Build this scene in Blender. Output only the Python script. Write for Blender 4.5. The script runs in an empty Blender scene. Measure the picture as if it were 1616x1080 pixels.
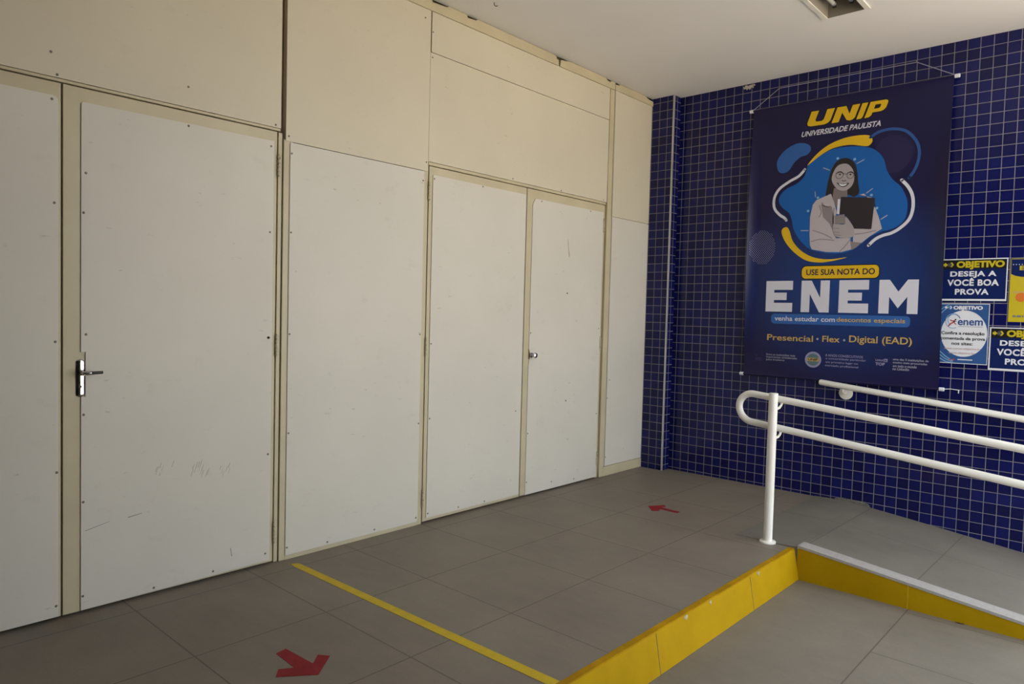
import bpy, bmesh, math, random
from mathutils import Vector, Matrix, geometry

sc = bpy.context.scene
COL = sc.collection
random.seed(7)

# ------------------------------------------------------------------ camera
cam_d = bpy.data.cameras.new('camera'); cam = bpy.data.objects.new('camera', cam_d); COL.objects.link(cam)
cam_d.sensor_width = 36.0; cam_d.sensor_fit = 'HORIZONTAL'; cam_d.lens = 25.068; cam_d.clip_start = 0.05
_r = Vector((0.740132, 0.671961, 0.025946)); _u = Vector((-0.046525, 0.012678, 0.998837)); _f = Vector((-0.670851, 0.740478, -0.040647))
M = Matrix((( _r.x, _u.x, -_f.x, 3.1735), (_r.y, _u.y, -_f.y, -5.14399), (_r.z, _u.z, -_f.z, 1.25967), (0, 0, 0, 1)))
cam.matrix_world = M
sc.camera = cam

# ------------------------------------------------------------------ light and exposure
sc.view_settings.view_transform = 'Standard'; sc.view_settings.look = 'None'
sc.view_settings.gamma = 1.0; sc.view_settings.use_curve_mapping = False
sc.view_settings.exposure = 1.18
w = bpy.data.worlds.new('sky'); sc.world = w; w.use_nodes = True
bg = w.node_tree.nodes['Background']; bg.inputs[0].default_value = (0.88, 0.95, 1.0, 1); bg.inputs[1].default_value = 1.5
sun_d = bpy.data.lights.new('sun', 'SUN'); sun = bpy.data.objects.new('sun', sun_d); COL.objects.link(sun)
sun_d.energy = 13.0; sun_d.angle = math.radians(1.0); sun_d.color = (1.0, .93, .82)
sun.rotation_euler = Vector((.36, .10, -.93)).to_track_quat('-Z', 'Y').to_euler()      # high sun behind the building: it lights the paving outside, not the porch

# ------------------------------------------------------------------ materials
class NT:
    def __init__(s, name):
        s.m = bpy.data.materials.new(name); s.m.use_nodes = True
        s.t = s.m.node_tree; s.b = s.t.nodes['Principled BSDF']
    def n(s, typ, **kw):
        x = s.t.nodes.new(typ)
        for k, v in kw.items(): setattr(x, k, v)
        return x
    def l(s, a, b): s.t.links.new(a, b)
    def math(s, op, a, b=None, c=None):
        x = s.n('ShaderNodeMath', operation=op)
        for i, v in enumerate((a, b, c)):
            if v is None: continue
            if isinstance(v, (int, float)): x.inputs[i].default_value = v
            else: s.l(v, x.inputs[i])
        return x.outputs[0]
    def mix(s, f, a, b, mode='MIX'):
        x = s.n('ShaderNodeMix', data_type='RGBA', blend_type=mode)
        for i, v in ((0, f), (6, a), (7, b)):
            if isinstance(v, (int, float)): x.inputs[i].default_value = v
            elif isinstance(v, tuple): x.inputs[i].default_value = (*v, 1)
            else: s.l(v, x.inputs[i])
        return x.outputs[2]
    def coord(s): return s.n('ShaderNodeTexCoord').outputs['Object']
    def noise(s, vec, scale, detail=4, rough=.55, stretch=None):
        if stretch:
            mp = s.n('ShaderNodeMapping'); mp.inputs['Scale'].default_value = stretch; s.l(vec, mp.inputs[0]); vec = mp.outputs[0]
        x = s.n('ShaderNodeTexNoise'); x.inputs['Scale'].default_value = scale; x.inputs['Detail'].default_value = detail
        x.inputs['Roughness'].default_value = rough; s.l(vec, x.inputs['Vector']); return x.outputs['Fac']
    def ramp(s, f, a, b):
        x = s.n('ShaderNodeMapRange'); x.inputs[1].default_value = a; x.inputs[2].default_value = b; s.l(f, x.inputs[0]); return x.outputs[0]
    def bump(s, h, strength=.3, dist=.002):
        x = s.n('ShaderNodeBump'); x.inputs['Strength'].default_value = strength; x.inputs['Distance'].default_value = dist
        s.l(h, x.inputs['Height']); s.l(x.outputs[0], s.b.inputs['Normal'])
    def done(s, col=None, rough=.5, metal=0., spec=.5):
        if col is not None:
            if isinstance(col, tuple): s.b.inputs['Base Color'].default_value = (*col, 1)
            else: s.l(col, s.b.inputs['Base Color'])
        if isinstance(rough, (int, float)): s.b.inputs['Roughness'].default_value = rough
        else: s.l(rough, s.b.inputs['Roughness'])
        s.b.inputs['Metallic'].default_value = metal; s.b.inputs['Specular IOR Level'].default_value = spec
        return s.m

def plain(name, col, rough=.5, metal=0., spec=.5, var=.06, scale=6.):
    t = NT(name); c = t.coord(); f = t.noise(c, scale)
    d = tuple(x * (1 - var * 2) for x in col); h = tuple(min(1, x * (1 + var)) for x in col)
    return t.done(t.mix(t.ramp(f, .3, .7), d, h), rough, metal, spec)

def board_mat(name, col, dirt=.5):
    t = NT(name); c = t.coord()
    f = t.ramp(t.noise(c, 1.6, 3), .3, .7)
    base = t.mix(f, tuple(x * .95 for x in col), tuple(min(1, x * 1.02) for x in col))
    a = t.ramp(t.noise(c, 5, 6, .7, (1, 1, 1.8)), .60, .80)          # soft smudges
    b = t.ramp(t.noise(c, 38, 3, .6, (1, .35, 1.2)), .67, .74)        # little scuffs
    base = t.mix(t.math('MULTIPLY', a, .30 * dirt), base, (.30, .26, .19))
    base = t.mix(t.math('MULTIPLY', t.math('MULTIPLY', b, t.ramp(t.noise(c, 2.3, 2), .45, .65)),   .75 * dirt), base, (.22, .19, .15))
    t.bump(t.noise(c, 3, 2), .15, .01)
    return t.done(base, .42, 0, .35)

def tile_wall(name, axis, u0, v0, pu=.070, pv=.0688, line=.0036):
    t = NT(name); c = t.coord(); sp = t.n('ShaderNodeSeparateXYZ'); t.l(c, sp.inputs[0])
    u = t.math('DIVIDE', t.math('SUBTRACT', sp.outputs[axis], u0), pu); v = t.math('DIVIDE', t.math('SUBTRACT', sp.outputs[2], v0), pv)
    eu = t.math('ABSOLUTE', t.math('SUBTRACT', t.math('FRACT', u), .5)); ev = t.math('ABSOLUTE', t.math('SUBTRACT', t.math('FRACT', v), .5))
    e = t.math('MAXIMUM', eu, ev)
    th = .5 - line / pu / 2
    grout = t.math('GREATER_THAN', e, th)
    cb = t.n('ShaderNodeCombineXYZ'); t.l(t.math('FLOOR', u), cb.inputs[0]); t.l(t.math('FLOOR', v), cb.inputs[1])
    wn = t.n('ShaderNodeTexWhiteNoise', noise_dimensions='2D'); t.l(cb.outputs[0], wn.inputs['Vector'])
    tone = t.mix(wn.outputs['Value'], (.0045, .0052, .050), (.0065, .0085, .088))
    g = t.mix(t.ramp(t.noise(c, 3, 4), .3, .7), (.19, .185, .20), (.26, .25, .27))
    col = t.mix(grout, tone, g)
    rough = t.math('ADD', t.math('MULTIPLY', grout, .6), .13)
    hgt = t.math('SUBTRACT', 1.0, t.ramp(e, th - .035, th + .01))
    wob = t.math('MULTIPLY', t.noise(c, 14, 2), .35)
    t.bump(t.math('ADD', hgt, wob), .35, .0022)
    return t.done(col, rough, 0, .30)

def floor_mat(name, col, xs, ys, shift=None, line=.0052, grout=(.085, .073, .058)):
    t = NT(name); c = t.coord(); sp = t.n('ShaderNodeSeparateXYZ'); t.l(c, sp.inputs[0])
    def lines(o, ph, p):
        if p is None: return t.math('LESS_THAN', t.math('ABSOLUTE', t.math('SUBTRACT', o, ph)), line / 2), None
        q = t.math('DIVIDE', t.math('SUBTRACT', o, ph), p)
        return t.math('GREATER_THAN', t.math('ABSOLUTE', t.math('SUBTRACT', t.math('FRACT', q), .5)), .5 - line / p / 2), t.math('FLOOR', q)
    gx, ix = lines(sp.outputs[0], *xs); gy, iy = lines(sp.outputs[1], *ys)
    if shift is not None: gy = t.math('MULTIPLY', gy, t.math('GREATER_THAN', sp.outputs[0], shift))
    g = t.math('MAXIMUM', gx, gy)
    f = t.ramp(t.noise(c, 1.7, 5, .6), .3, .7)
    base = t.mix(f, tuple(x * .80 for x in col), tuple(x * 1.12 for x in col))
    s2 = t.ramp(t.noise(c, 6, 6, .65, (.7, 2.4, 1)), .35, .7)
    base = t.mix(t.math('MULTIPLY', s2, .35), base, tuple(x * 1.18 for x in col))
    fine = t.ramp(t.noise(c, 60, 4, .7), .35, .75)
    base = t.mix(t.math('MULTIPLY', fine, .18), base, tuple(x * .6 for x in col))
    st = t.ramp(t.noise(c, 9, 5, .75), .68, .80)
    base = t.mix(t.math('MULTIPLY', st, .42), base, tuple(x * .35 for x in col))
    if ix is not None and iy is not None:
        cb = t.n('ShaderNodeCombineXYZ'); t.l(ix, cb.inputs[0]); t.l(iy, cb.inputs[1])
        wn = t.n('ShaderNodeTexWhiteNoise', noise_dimensions='2D'); t.l(cb.outputs[0], wn.inputs['Vector'])
        base = t.mix(t.math('MULTIPLY', wn.outputs['Value'], .07), base, tuple(x * .7 for x in col))
    base = t.mix(t.math('MULTIPLY', g, .88), base, grout)
    t.bump(t.math('SUBTRACT', t.math('MULTIPLY', fine, .15), g), .25, .0015)
    return t.done(base, .55, 0, .35)

m = {}
m['board_white'] = board_mat('painted_board_white', (.62, .585, .515), .8)
m['board_cream'] = board_mat('painted_board_cream', (.60, .545, .425), .6)
m['frame'] = plain('cream_gloss_paint', (.52, .455, .305), .42, var=.05, scale=4)
m['jamb'] = plain('brown_rebate_paint', (.16, .115, .055), .6)
m['screw'] = plain('dull_screw_steel', (.16, .14, .11), .5, .6)
m['chrome'] = plain('worn_chrome', (.66, .65, .66), .14, 1., var=.2, scale=40)
m['black'] = plain('black_plastic', (.012, .011, .011), .4)
m['ceiling'] = plain('ceiling_paint', (.87, .855, .85), .7, var=.02, scale=1.2)
m['floor'] = floor_mat('porcelain_floor', (.205, .173, .139), (.126, .545), (-2.40, .5435))
m['low'] = floor_mat('porcelain_lower_floor', (.198, .174, .143), (2.311, 1.5), (-1.247, .581), 2.311)
m['ramp'] = floor_mat('porcelain_ramp', (.172, .154, .131), (2.32, .545), (-.485, 40.))
m['tileB'] = tile_wall('blue_tile_wall', 0, .034, .984 - .0688 * 20)
m['tileP'] = tile_wall('blue_tile_pier', 0, .007, 2.933 - .0688 * 43)
m['tileS'] = tile_wall('blue_tile_pier_side', 1, .055, 2.933 - .0688 * 43)
m['alu'] = plain('anodised_corner_trim', (.62, .62, .63), .35, .7)
m['plaster'] = plain('chipped_plaster', (.50, .47, .42), .9, var=.2, scale=40)
m['rail'] = plain('white_enamel', (.82, .795, .745), .30, var=.03)
m['coping'] = plain('pale_granite_strip', (.36, .34, .325), .6, var=.06, scale=50)
m['outside'] = plain('outdoor_paving', (.46, .41, .34), .8)
m['opposite'] = plain('light_block_wall', (.13, .12, .11), .8)  # dark tone for the added unseen walls, weakens their reflection in the tiles
def yellow_mat():
    t = NT('yellow_road_paint'); c = t.coord()
    b = t.mix(t.ramp(t.noise(c, 4, 5, .6), .3, .7), (.345, .205, .0015), (.42, .255, .003))
    b = t.mix(t.math('MULTIPLY', t.ramp(t.noise(c, 25, 5, .7, (1, 1, .6)), .60, .75), .35), b, (.30, .19, .02))
    b = t.mix(t.math('MULTIPLY', t.ramp(t.noise(c, 13, 4, .7), .70, .735), .8), b, (.62, .55, .36))
    t.bump(t.noise(c, 20, 3), .3, .004); return t.done(b, .65, 0, .08)
m['yellow'] = yellow_mat()
m['tape'] = plain('yellow_floor_tape', (.56, .40, .022), .6, var=.05, scale=20, spec=.2)
m['red'] = plain('red_floor_sticker', (.235, .014, .021), .6, var=.08, scale=20, spec=.15)
m['steelgrey'] = plain('grey_enamel', (.30, .27, .23), .5)
m['tube'] = plain('unlit_tube_glass', (.60, .60, .57), .3)
m['dark'] = plain('dark_void', (.02, .018, .016), .9)
m['leaf'] = plain('dry_leaf', (.035, .022, .015), .8)
def ink(name, col, rough=.42): return plain('ink_' + name, col, rough, var=.02, scale=3, spec=.14)
m['white'] = ink('white', (.61, .61, .70)); m['iyellow'] = ink('yellow', (.66, .42, .02)); m['navy'] = ink('navy', (.009, .010, .055))
m['iblue'] = ink('bright_blue', (.015, .105, .37)); m['mblue'] = ink('mid_blue', (.035, .115, .36)); m['arcblue'] = ink('arc_blue', (.030, .085, .27))
m['dots'] = ink('lilac', (.27, .26, .42)); m['dots2'] = ink('dim_lilac', (.036, .030, .095)); m['pale'] = ink('pale_text', (.34, .34, .44))
m['gold'] = ink('gold', (.50, .34, .10)); m['badge'] = ink('badge_teal', (.10, .16, .17)); m['boxline'] = ink('box_line', (.022, .022, .085))
m['hair'] = ink('hair', (.028, .024, .026)); m['skin'] = ink('skin', (.35, .315, .335)); m['skin2'] = ink('skin_shadow', (.19, .16, .165))
m['coat'] = ink('coat', (.43, .39, .425)); m['coat2'] = ink('coat_fold', (.23, .20, .215)); m['folder'] = ink('folder', (.034, .028, .034)); m['phone'] = ink('phone', (.22, .195, .205))
m['paper'] = ink('paper', (.68, .69, .75)); m['sblue'] = ink('sign_blue', (.005, .014, .090)); m['black2'] = ink('black', (.012, .012, .014)); m['syellow'] = ink('sign_yellow', (.50, .40, .022))
m['orange'] = ink('orange', (.60, .16, .03)); m['pblue'] = ink('leaflet_blue', (.030, .085, .25)); m['lblue'] = ink('light_blue', (.20, .38, .60)); m['redink'] = ink('red', (.45, .05, .05)); m['greyink'] = ink('grey', (.16, .16, .17))
m['pinkink'] = ink('pink_grey', (.45, .28, .30))
def banner_mat():
    t = NT('banner_vinyl'); c = t.coord(); mp = t.n('ShaderNodeMapping'); t.l(c, mp.inputs[0])
    mp.inputs['Location'].default_value = (-1.55 / .75, 0, -1.52 / .62); mp.inputs['Scale'].default_value = (1 / .75, 0, 1 / .62)
    ln = t.n('ShaderNodeVectorMath', operation='LENGTH'); t.l(mp.outputs[0], ln.inputs[0])
    f = t.ramp(ln.outputs['Value'], 0., 1.15)
    return t.done(t.mix(f, (.012, .05, .21), (.0105, .009, .050)), .36, 0, .30)
m['banner'] = banner_mat()

# ------------------------------------------------------------------ builders
class MB:
    def __init__(s): s.v = []; s.f = []
    def add(s, v, f):
        o = len(s.v); s.v += [tuple(x) for x in v]; s.f += [tuple(i + o for i in q) for q in f]; return s
    def box(s, x0, x1, y0, y1, z0, z1):
        return s.add([(x0, y0, z0), (x1, y0, z0), (x1, y1, z0), (x0, y1, z0), (x0, y0, z1), (x1, y0, z1), (x1, y1, z1), (x0, y1, z1)],
                     [(0, 3, 2, 1), (4, 5, 6, 7), (0, 1, 5, 4), (1, 2, 6, 5), (2, 3, 7, 6), (3, 0, 4, 7)])
    def prism(s, pts, axis, a, b, holes=()):
        """extrude a 2D outline along axis (0: pts are (y,z); 1: (x,z); 2: (x,y))"""
        def P(p, h): return ((h, p[0], p[1]), (p[0], h, p[1]), (p[0], p[1], h))[axis]
        loops = [list(pts)] + [list(h) for h in holes]
        flat = [q for L in loops for q in L]; n = len(flat)
        tri = geometry.tessellate_polygon([[Vector((q[0], q[1], 0)) for q in L] for L in loops])
        v = [P(q, a) for q in flat] + [P(q, b) for q in flat]
        f = [tuple(t) for t in tri] + [tuple(i + n for i in reversed(t)) for t in tri]
        o = 0
        for L in loops:
            k = len(L)
            for i in range(k): f.append((o + i, o + (i + 1) % k, n + o + (i + 1) % k, n + o + i))
            o += k
        return s.add(v, f)
    def tube(s, pts, r, n=16, cap=True):
        pts = [Vector(p) for p in pts]; rings = []; up = None
        for i, p in enumerate(pts):
            d = ((pts[min(i + 1, len(pts) - 1)] - p).normalized() + (p - pts[max(i - 1, 0)]).normalized()).normalized()
            if up is None: up = Vector((0, 0, 1)) if abs(d.z) < .9 else Vector((1, 0, 0))
            a = d.cross(up).normalized(); up = a.cross(d).normalized()
            rr = r[i] if isinstance(r, (list, tuple)) else r
            rings.append([p + a * math.cos(k * 2 * math.pi / n) * rr + up * math.sin(k * 2 * math.pi / n) * rr for k in range(n)])
        v = [q for R in rings for q in R]; f = []
        for i in range(len(rings) - 1):
            for k in range(n): f.append((i * n + k, i * n + (k + 1) % n, (i + 1) * n + (k + 1) % n, (i + 1) * n + k))
        if cap: f += [tuple(range(n - 1, -1, -1)), tuple((len(rings) - 1) * n + k for k in range(n))]
        return s.add(v, f)
    def lathe(s, c, d, prof, n=20):
        """prof: (distance along d, radius)"""
        d = Vector(d).normalized(); c = Vector(c)
        a = d.cross(Vector((0, 0, 1)) if abs(d.z) < .9 else Vector((1, 0, 0))).normalized(); b = a.cross(d)
        v = [c + d * h + (a * math.cos(k * 2 * math.pi / n) + b * math.sin(k * 2 * math.pi / n)) * max(r, 1e-5) for h, r in prof for k in range(n)]; f = []
        for i in range(len(prof) - 1):
            for k in range(n): f.append((i * n + k, i * n + (k + 1) % n, (i + 1) * n + (k + 1) % n, (i + 1) * n + k))
        f += [tuple(range(n - 1, -1, -1)), tuple((len(prof) - 1) * n + k for k in range(n))]
        return s.add(v, f)
    def ball(s, c, r, n=12): return s.lathe(c, (1, 0, 0), [(-r * math.cos(math.pi * i / n), r * math.sin(math.pi * i / n)) for i in range(n + 1)], n * 2)
    def build(s, name, mat, parent=None, smooth=False, bevel=0., loc=None):
        me = bpy.data.meshes.new(name); me.from_pydata(s.v, [], s.f); me.materials.append(mat)
        bm = bmesh.new(); bm.from_mesh(me); bmesh.ops.recalc_face_normals(bm, faces=bm.faces); bm.to_mesh(me); bm.free()
        if smooth:
            for p in me.polygons: p.use_smooth = True
            try: me.set_sharp_from_angle(angle=math.radians(40))
            except Exception: pass
        o = bpy.data.objects.new(name, me); COL.objects.link(o)
        if parent is not None:
            o.parent = parent
            if parent.type == 'EMPTY': o.location = -parent.location
        if bevel:
            b = o.modifiers.new('bevel', 'BEVEL'); b.width = bevel; b.segments = 2; b.limit_method = 'ANGLE'
        return o

def tag(o, label, cat, group=None, kind=None):
    o['label'] = label; o['category'] = cat
    if group: o['group'] = group
    if kind: o['kind'] = kind
    return o
def thing(name, loc, label, cat, group=None, kind=None):
    o = bpy.data.objects.new(name, None); o.location = loc; o.empty_display_size = .1; COL.objects.link(o)
    return tag(o, label, cat, group, kind)
def rounded(y0, y1, z0, z1, r, k=4, corners='1111'):
    """rounded rectangle outline; corners: bl br tr tl"""
    out = []
    for (cy, cz, a0), on in zip(((y0 + r, z0 + r, 180), (y1 - r, z0 + r, 270), (y1 - r, z1 - r, 0), (y0 + r, z1 - r, 90)), corners):
        if on == '1':
            for i in range(k + 1):
                a = math.radians(a0 + 90 * i / k); out.append((cy + r * math.cos(a), cz + r * math.sin(a)))
        else: out.append(((y0 if a0 in (180, 90) else y1), (z0 if a0 in (180, 270) else z1)))
    return out
def smooth_loop(P, k=6, closed=True):
    n = len(P); out = []
    for i in range(n if closed else n - 1):
        g = lambda j: P[j % n] if closed else P[min(max(j, 0), n - 1)]
        p0, p1, p2, p3 = g(i - 1), g(i), g(i + 1), g(i + 2)
        for j in range(k):
            t = j / k
            out.append(tuple(.5 * (2 * b + (c - a) * t + (2 * a - 5 * b + 4 * c - d) * t * t + (3 * b - a - 3 * c + d) * t ** 3) for a, b, c, d in zip(p0, p1, p2, p3)))
    if not closed: out.append(P[-1])
    return out

# ------------------------------------------------------------------ the setting
CZ = 3.045; YW = .105; LOW = -.168; XR = 3.7; YB = -9.0
# ceiling with a cut-out for the recessed light
LX0, LX1, LY0, LY1 = 1.640, 1.852, -1.99, -.755
c = MB()
for a in ((-.002, LX0, YB, YW + .2), (LX1, XR, YB, YW + .2), (LX0, LX1, YB, LY0), (LX0, LX1, LY1, YW + .2)): c.box(*a, CZ, CZ + .03)
c.box(-.12, .4, YB, YW + .2, CZ + .14, CZ + .17); c.box(.35, .40, YB, YW + .2, CZ + .03, CZ + .14); c.box(-.12, .4, YW + .15, YW + .2, CZ + .03, CZ + .14); c.box(-.12, .4, YB, YB + .05, CZ + .03, CZ + .14)  # unseen boxes added to keep sky light out of the gap behind the moulding
tag(c.build('ceiling', m['ceiling']), 'smooth off white plaster ceiling over the entrance', 'ceiling', kind='structure')
f = MB(); f.prism([(-.12, YB), (1.71, YB), (1.71, -1.19), (1.395, -1.19), (1.395, YW + .05), (-.12, YW + .05)], 2, LOW - .1, 0)
tag(f.build('floor', m['floor']), 'raised grey brown porcelain tile floor in front of the cream doors', 'floor', kind='structure')
f = MB(); f.box(1.70, 7.5, YB, -1.185, LOW - .1, LOW); f.box(3.6, 7.5, -1.185, 1.5, LOW - .1, LOW)
tag(f.build('floor_lower', m['low']), 'lower pale grey tile floor below the yellow curb', 'floor', kind='structure')
g = MB(); g.box(7.5, 60, -50, 50, LOW - .12, LOW - .01)
tag(g.build('ground', m['outside']), 'pale outdoor paving beyond the open side of the entrance', 'ground', kind='structure')
wf = MB(); wf.box(-.12, XR, YB - .15, YB, LOW, CZ)  # added out of view, blocks light from behind the camera
tag(wf.build('wall_front_added', m['opposite']), 'unseen dark wall added opposite the tiled wall to block light', 'wall', kind='structure')
wr_ = MB(); wr_.box(XR - .15, XR, YB, -3.3, LOW, CZ)  # added out of view, limits the daylight so the near boards fall darker
tag(wr_.build('wall_right_added', m['opposite']), 'unseen dark wall added on the right to narrow the daylight opening', 'wall', kind='structure')
wb = MB(); wb.box(.2, 3.05, YW, YW + .15, -.35, CZ)
wall_back = tag(wb.build('wall_back', m['tileB']), 'dark blue tiled wall with pale grout behind the banner and handrails', 'wall', kind='structure')
p = MB(); p.prism([(.735, 3.030), (.752, 3.026), (.748, 3.036), (.765, 3.040), (.772, 3.033), (.795, 3.036), (.822, 3.040), (.832, 3.028), (.815, 3.022), (.820, 3.010), (.800, 3.016), (.788, 3.000), (.776, 3.012), (.765, 3.002), (.758, 3.014), (.742, 3.012)], 1, YW - .002, YW + .01)
p.build('plaster_chip', m['plaster'], wall_back)
p = MB(); p.prism([(1.534, .012), (1.581, .026), (1.616, .022), (1.674, .018), (1.72, .020), (1.754, .012), (1.766, -.006), (1.75, -.05), (1.60, -.05), (1.54, -.03)], 1, YW - .006, YW + .01)
p.build('mortar_patch', plain('grey_mortar', (.15, .14, .12), .95, var=.25, scale=60), wall_back)
# pier
pr = MB(); pr.box(-.1, .205, 0, YW + .1, -.05, CZ + .1)
pier = pr.build('pier', m['tileP']); pier.data.materials.append(m['tileS'])
for q in pier.data.polygons:
    if abs(q.normal.x) > .5: q.material_index = 1
tag(pier, 'narrow blue tiled pier between the cream boards and the blue wall', 'pier', kind='structure')
MB().box(.199, .211, -.006, .006, 0, CZ).build('corner_strip', m['alu'], pier)

# partition wall of painted boards and doors: plane x = 0
wl = MB(); wl.box(-.12, -.03, YB, .0, 0, CZ + .14)
wall_left = tag(wl.build('wall_left', m['jamb']), 'partition of cream painted boards and doors along the left side', 'wall', kind='structure')
SCR = {
 'd1': [(-4.297, 2.031), (-4.289, 1.638), (-4.286, 1.102), (-4.281, .589), (-4.283, .058)],
 'd2': [(-4.18, 1.769), (-4.188, 1.612), (-4.179, 1.13), (-3.779, 2.037), (-3.389, 2.023), (-3.39, 1.616), (-3.391, 1.111), (-4.187, .808), (-4.188, .455), (-4.189, .071), (-3.387, .545), (-3.395, .059), (-3.653, .037), (-3.914, .031)],
 'u1': [(-4.299, 2.209), (-4.278, 2.128), (-3.779, 2.206), (-3.364, 2.130)],
 'pB': [(-3.279, 2.009), (-3.278, 1.626), (-3.279, 1.127), (-2.442, 1.122), (-3.278, .636), (-2.438, .602), (-3.278, .061), (-3.044, .037), (-2.742, .040), (-2.444, .047), (-2.441, 2.007)],
 'd3': [(-2.356, 2.03), (-2.356, 1.066), (-2.355, .623), (-1.592, .603), (-2.354, .055), (-2.104, .047), (-1.873, .042), (-1.954, 2.044)],
 'd4': [(-1.460, 1.127), (-.665, 1.158), (-1.462, .437), (-.662, .504), (-1.462, .1), (-1.188, .061), (-.923, .04), (-1.379, 2.029), (-.813, 2.031)],
 'fl': [(-.519, .613), (-.517, .148), (-.495, .755)],
 'u2': [(-3.295, 2.09), (-2.447, 2.926), (-2.418, 2.116)],
 'u3': [(-2.387, 2.72), (-1.167, 2.134), (-1.674, 2.137), (-.647, 2.137)], 'u4': [(-2.386, 2.864)]}
def screws(key, parent, x):
    for y, z in SCR[key]:
        MB().lathe((x - .002, y, z), (1, 0, 0), [(0, .0052), (.0025, .0052), (.0034, .003), (.0034, 0)], 10).build('screw', m['screw'], parent)
def board(name, outline, x0, x1, mat, parent, key=None, bevel=.0008):
    o = MB().prism(outline, 0, x0, x1).build(name, mat, parent)
    if key: screws(key, o, x1)
    return o
def rect(y0, y1, z0, z1): return [(y0, z0), (y1, z0), (y1, z1), (y0, z1)]
WF, WC = m['frame'], m['board_cream']
# frame members and fixed boards
def member(y0, y1, z0, z1, x1=-.004, name='stile'): return MB().box(-.03, x1, y0, y1, z0, z1).build(name, WF, wall_left, bevel=.002)
member(YB, -3.337, 2.1045, 2.1165, -.002, 'lintel')
member(-2.397, -.612, 2.1045, 2.1225, -.002, 'lintel')
member(-3.343, -3.3222, 0, 2.10, -.010, 'jamb')
member(-3.3195, -3.270, 0, 2.072, -.001)
member(-2.440, -2.399, 0, 2.100, -.001)
member(-.636, -.6065, 0, 2.10, -.012, 'jamb')
member(-.600, -.5485, 0, 3.000, .004)
member(-.536, .0, 0, 3.0, -.006, 'backing_rail')
# thin wood filling behind the upper boards so that joints read as shallow grooves
board('wall_panel', rect(-5.9, -3.3365, 2.118, 2.99), -.03, .0, WC, wall_left, 'u1')
board('wall_panel', rect(-3.3105, -2.4045, 2.0655, 2.984), -.03, .002, WC, wall_left, 'u2')
board('wall_panel', rect(-2.4015, -.605, 2.124, 2.7455), -.03, .001, WC, wall_left, 'u3')
board('wall_panel', rect(-2.395, -.605, 2.7495, 2.985), -.03, .001, WC, wall_left, 'u4')
board('wall_panel', rounded(-3.287, -2.432, .0225, 2.0615, .006, corners='1111'), -.012, .004, m['board_white'], wall_left, 'pB')
MB().box(-.03, .0, -3.287, -2.432, 0, .0225).build('bottom_rail', WF, wall_left)
board('wall_panel', rect(-.5275, .0, .0785, 2.021), -.012, .003, m['board_white'], wall_left, 'fl')
board('wall_panel', rect(-.531, .0, 2.0265, 2.995), -.012, .003, WC, wall_left)
bl = MB().box(-.03, .008, -.55, .0, 0, .076).build('baseboard_left', WF, bevel=.003); tag(bl, 'short cream skirting under the narrow fixed board by the blue pier', 'baseboard', kind='structure')
# broken moulding below the ceiling
def trim(n, pts, label):
    o = MB().prism(pts, 0, -.02, .012).build('trim_%d' % n, WF, bevel=.0015); return tag(o, label, 'trim', kind='structure')
trim(1, [(-5.9, 2.971), (-1.245, 2.980), (-1.247, 3.018), (-1.268, 3.020), (-1.272, 3.034), (-1.30, 3.042), (-1.75, 3.043), (-1.757, 3.038), (-1.765, 3.043), (-2.04, 3.043), (-2.05, 3.034), (-2.125, 3.026), (-2.13, 3.043), (-2.28, 3.043), (-2.29, 3.034), (-2.405, 3.024), (-2.41, 3.043), (-5.9, 3.043)],
     'long cream moulding with chipped upper edge under the ceiling')
trim(2, [(-1.230, 2.980), (-.552, 2.984), (-.552, 3.040), (-.61, 3.040), (-.615, 3.028), (-.66, 3.030), (-.67, 3.043), (-1.13, 3.043), (-1.16, 3.034), (-1.222, 3.026)],
     'shorter cream moulding past the break, ending at the full height stile')
trim(3, [(-.546, 2.986), (.0, 2.986), (.0, 3.022), (-.10, 3.030), (-.11, 3.042), (-.49, 3.043), (-.50, 3.030), (-.546, 3.026)],
     'thin cream moulding over the narrow top board next to the blue pier')

def hinge_mat():
    t = NT('rusty_hinge_paint'); c = t.coord()
    b = t.mix(t.ramp(t.noise(c, 55, 4, .7), .56, .68), (.50, .44, .30), (.13, .085, .035)); return t.done(b, .5, 0, .4)
m['hinge'] = hinge_mat()
def hinge(parent, y, z, x=.006):
    h = MB()
    for i in range(5):
        z0 = z - .05 + i * .02; h.lathe((x, y, z0), (0, 0, 1), [(0, .004), (.001, .0078), (.0145, .0078), (.0155, .004)], 14)
    h.lathe((x, y, z - .054), (0, 0, 1), [(0, .0062), (.003, .0062), (.004, .0036), (.103, .0036), (.104, .0062), (.108, .0055)], 12)
    h.box(-.012, x - .001, y - .0015, y + .0015, z - .05, z + .05)
    return h.build('hinge', m['hinge'], parent, smooth=True)
def door(n, y0, y1, zb, panel, key, label, x=.0, pm='board_white'):
    d = MB().box(-.03, x, y0, y1, zb, 2.0985).build('door_%d' % n, WF, bevel=.0015)
    tag(d, label, 'door', kind='structure')
    board('door_panel', panel, x - .004, x + .005, m[pm], d, key)
    return d
d1 = door(1, -5.15, -4.2655, .011, rounded(-5.1, -4.2745, .014, 2.046, .02, corners='0010'), 'd1', 'leftmost cream door leaf, cut off by the edge of the photo')
P2 = [(-4.196, .014), (-3.3725, .022), (-3.3735, 2.050), (-4.19, 2.044), (-4.1965, 2.038), (-4.1965, 1.060), (-4.180, 1.060), (-4.180, .881), (-4.196, .881)]
d2 = door(2, -4.2585, -3.3555, .011, P2, 'd2', 'wide cream door with the chrome lever handle on its left side')
d3 = door(3, -2.3925, -1.5325, .011, rounded(-2.3665, -1.540, .030, 2.0515, .006, corners='1111'), 'd3', 'left leaf of the double door, hinged beside the wide fixed board')
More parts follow.
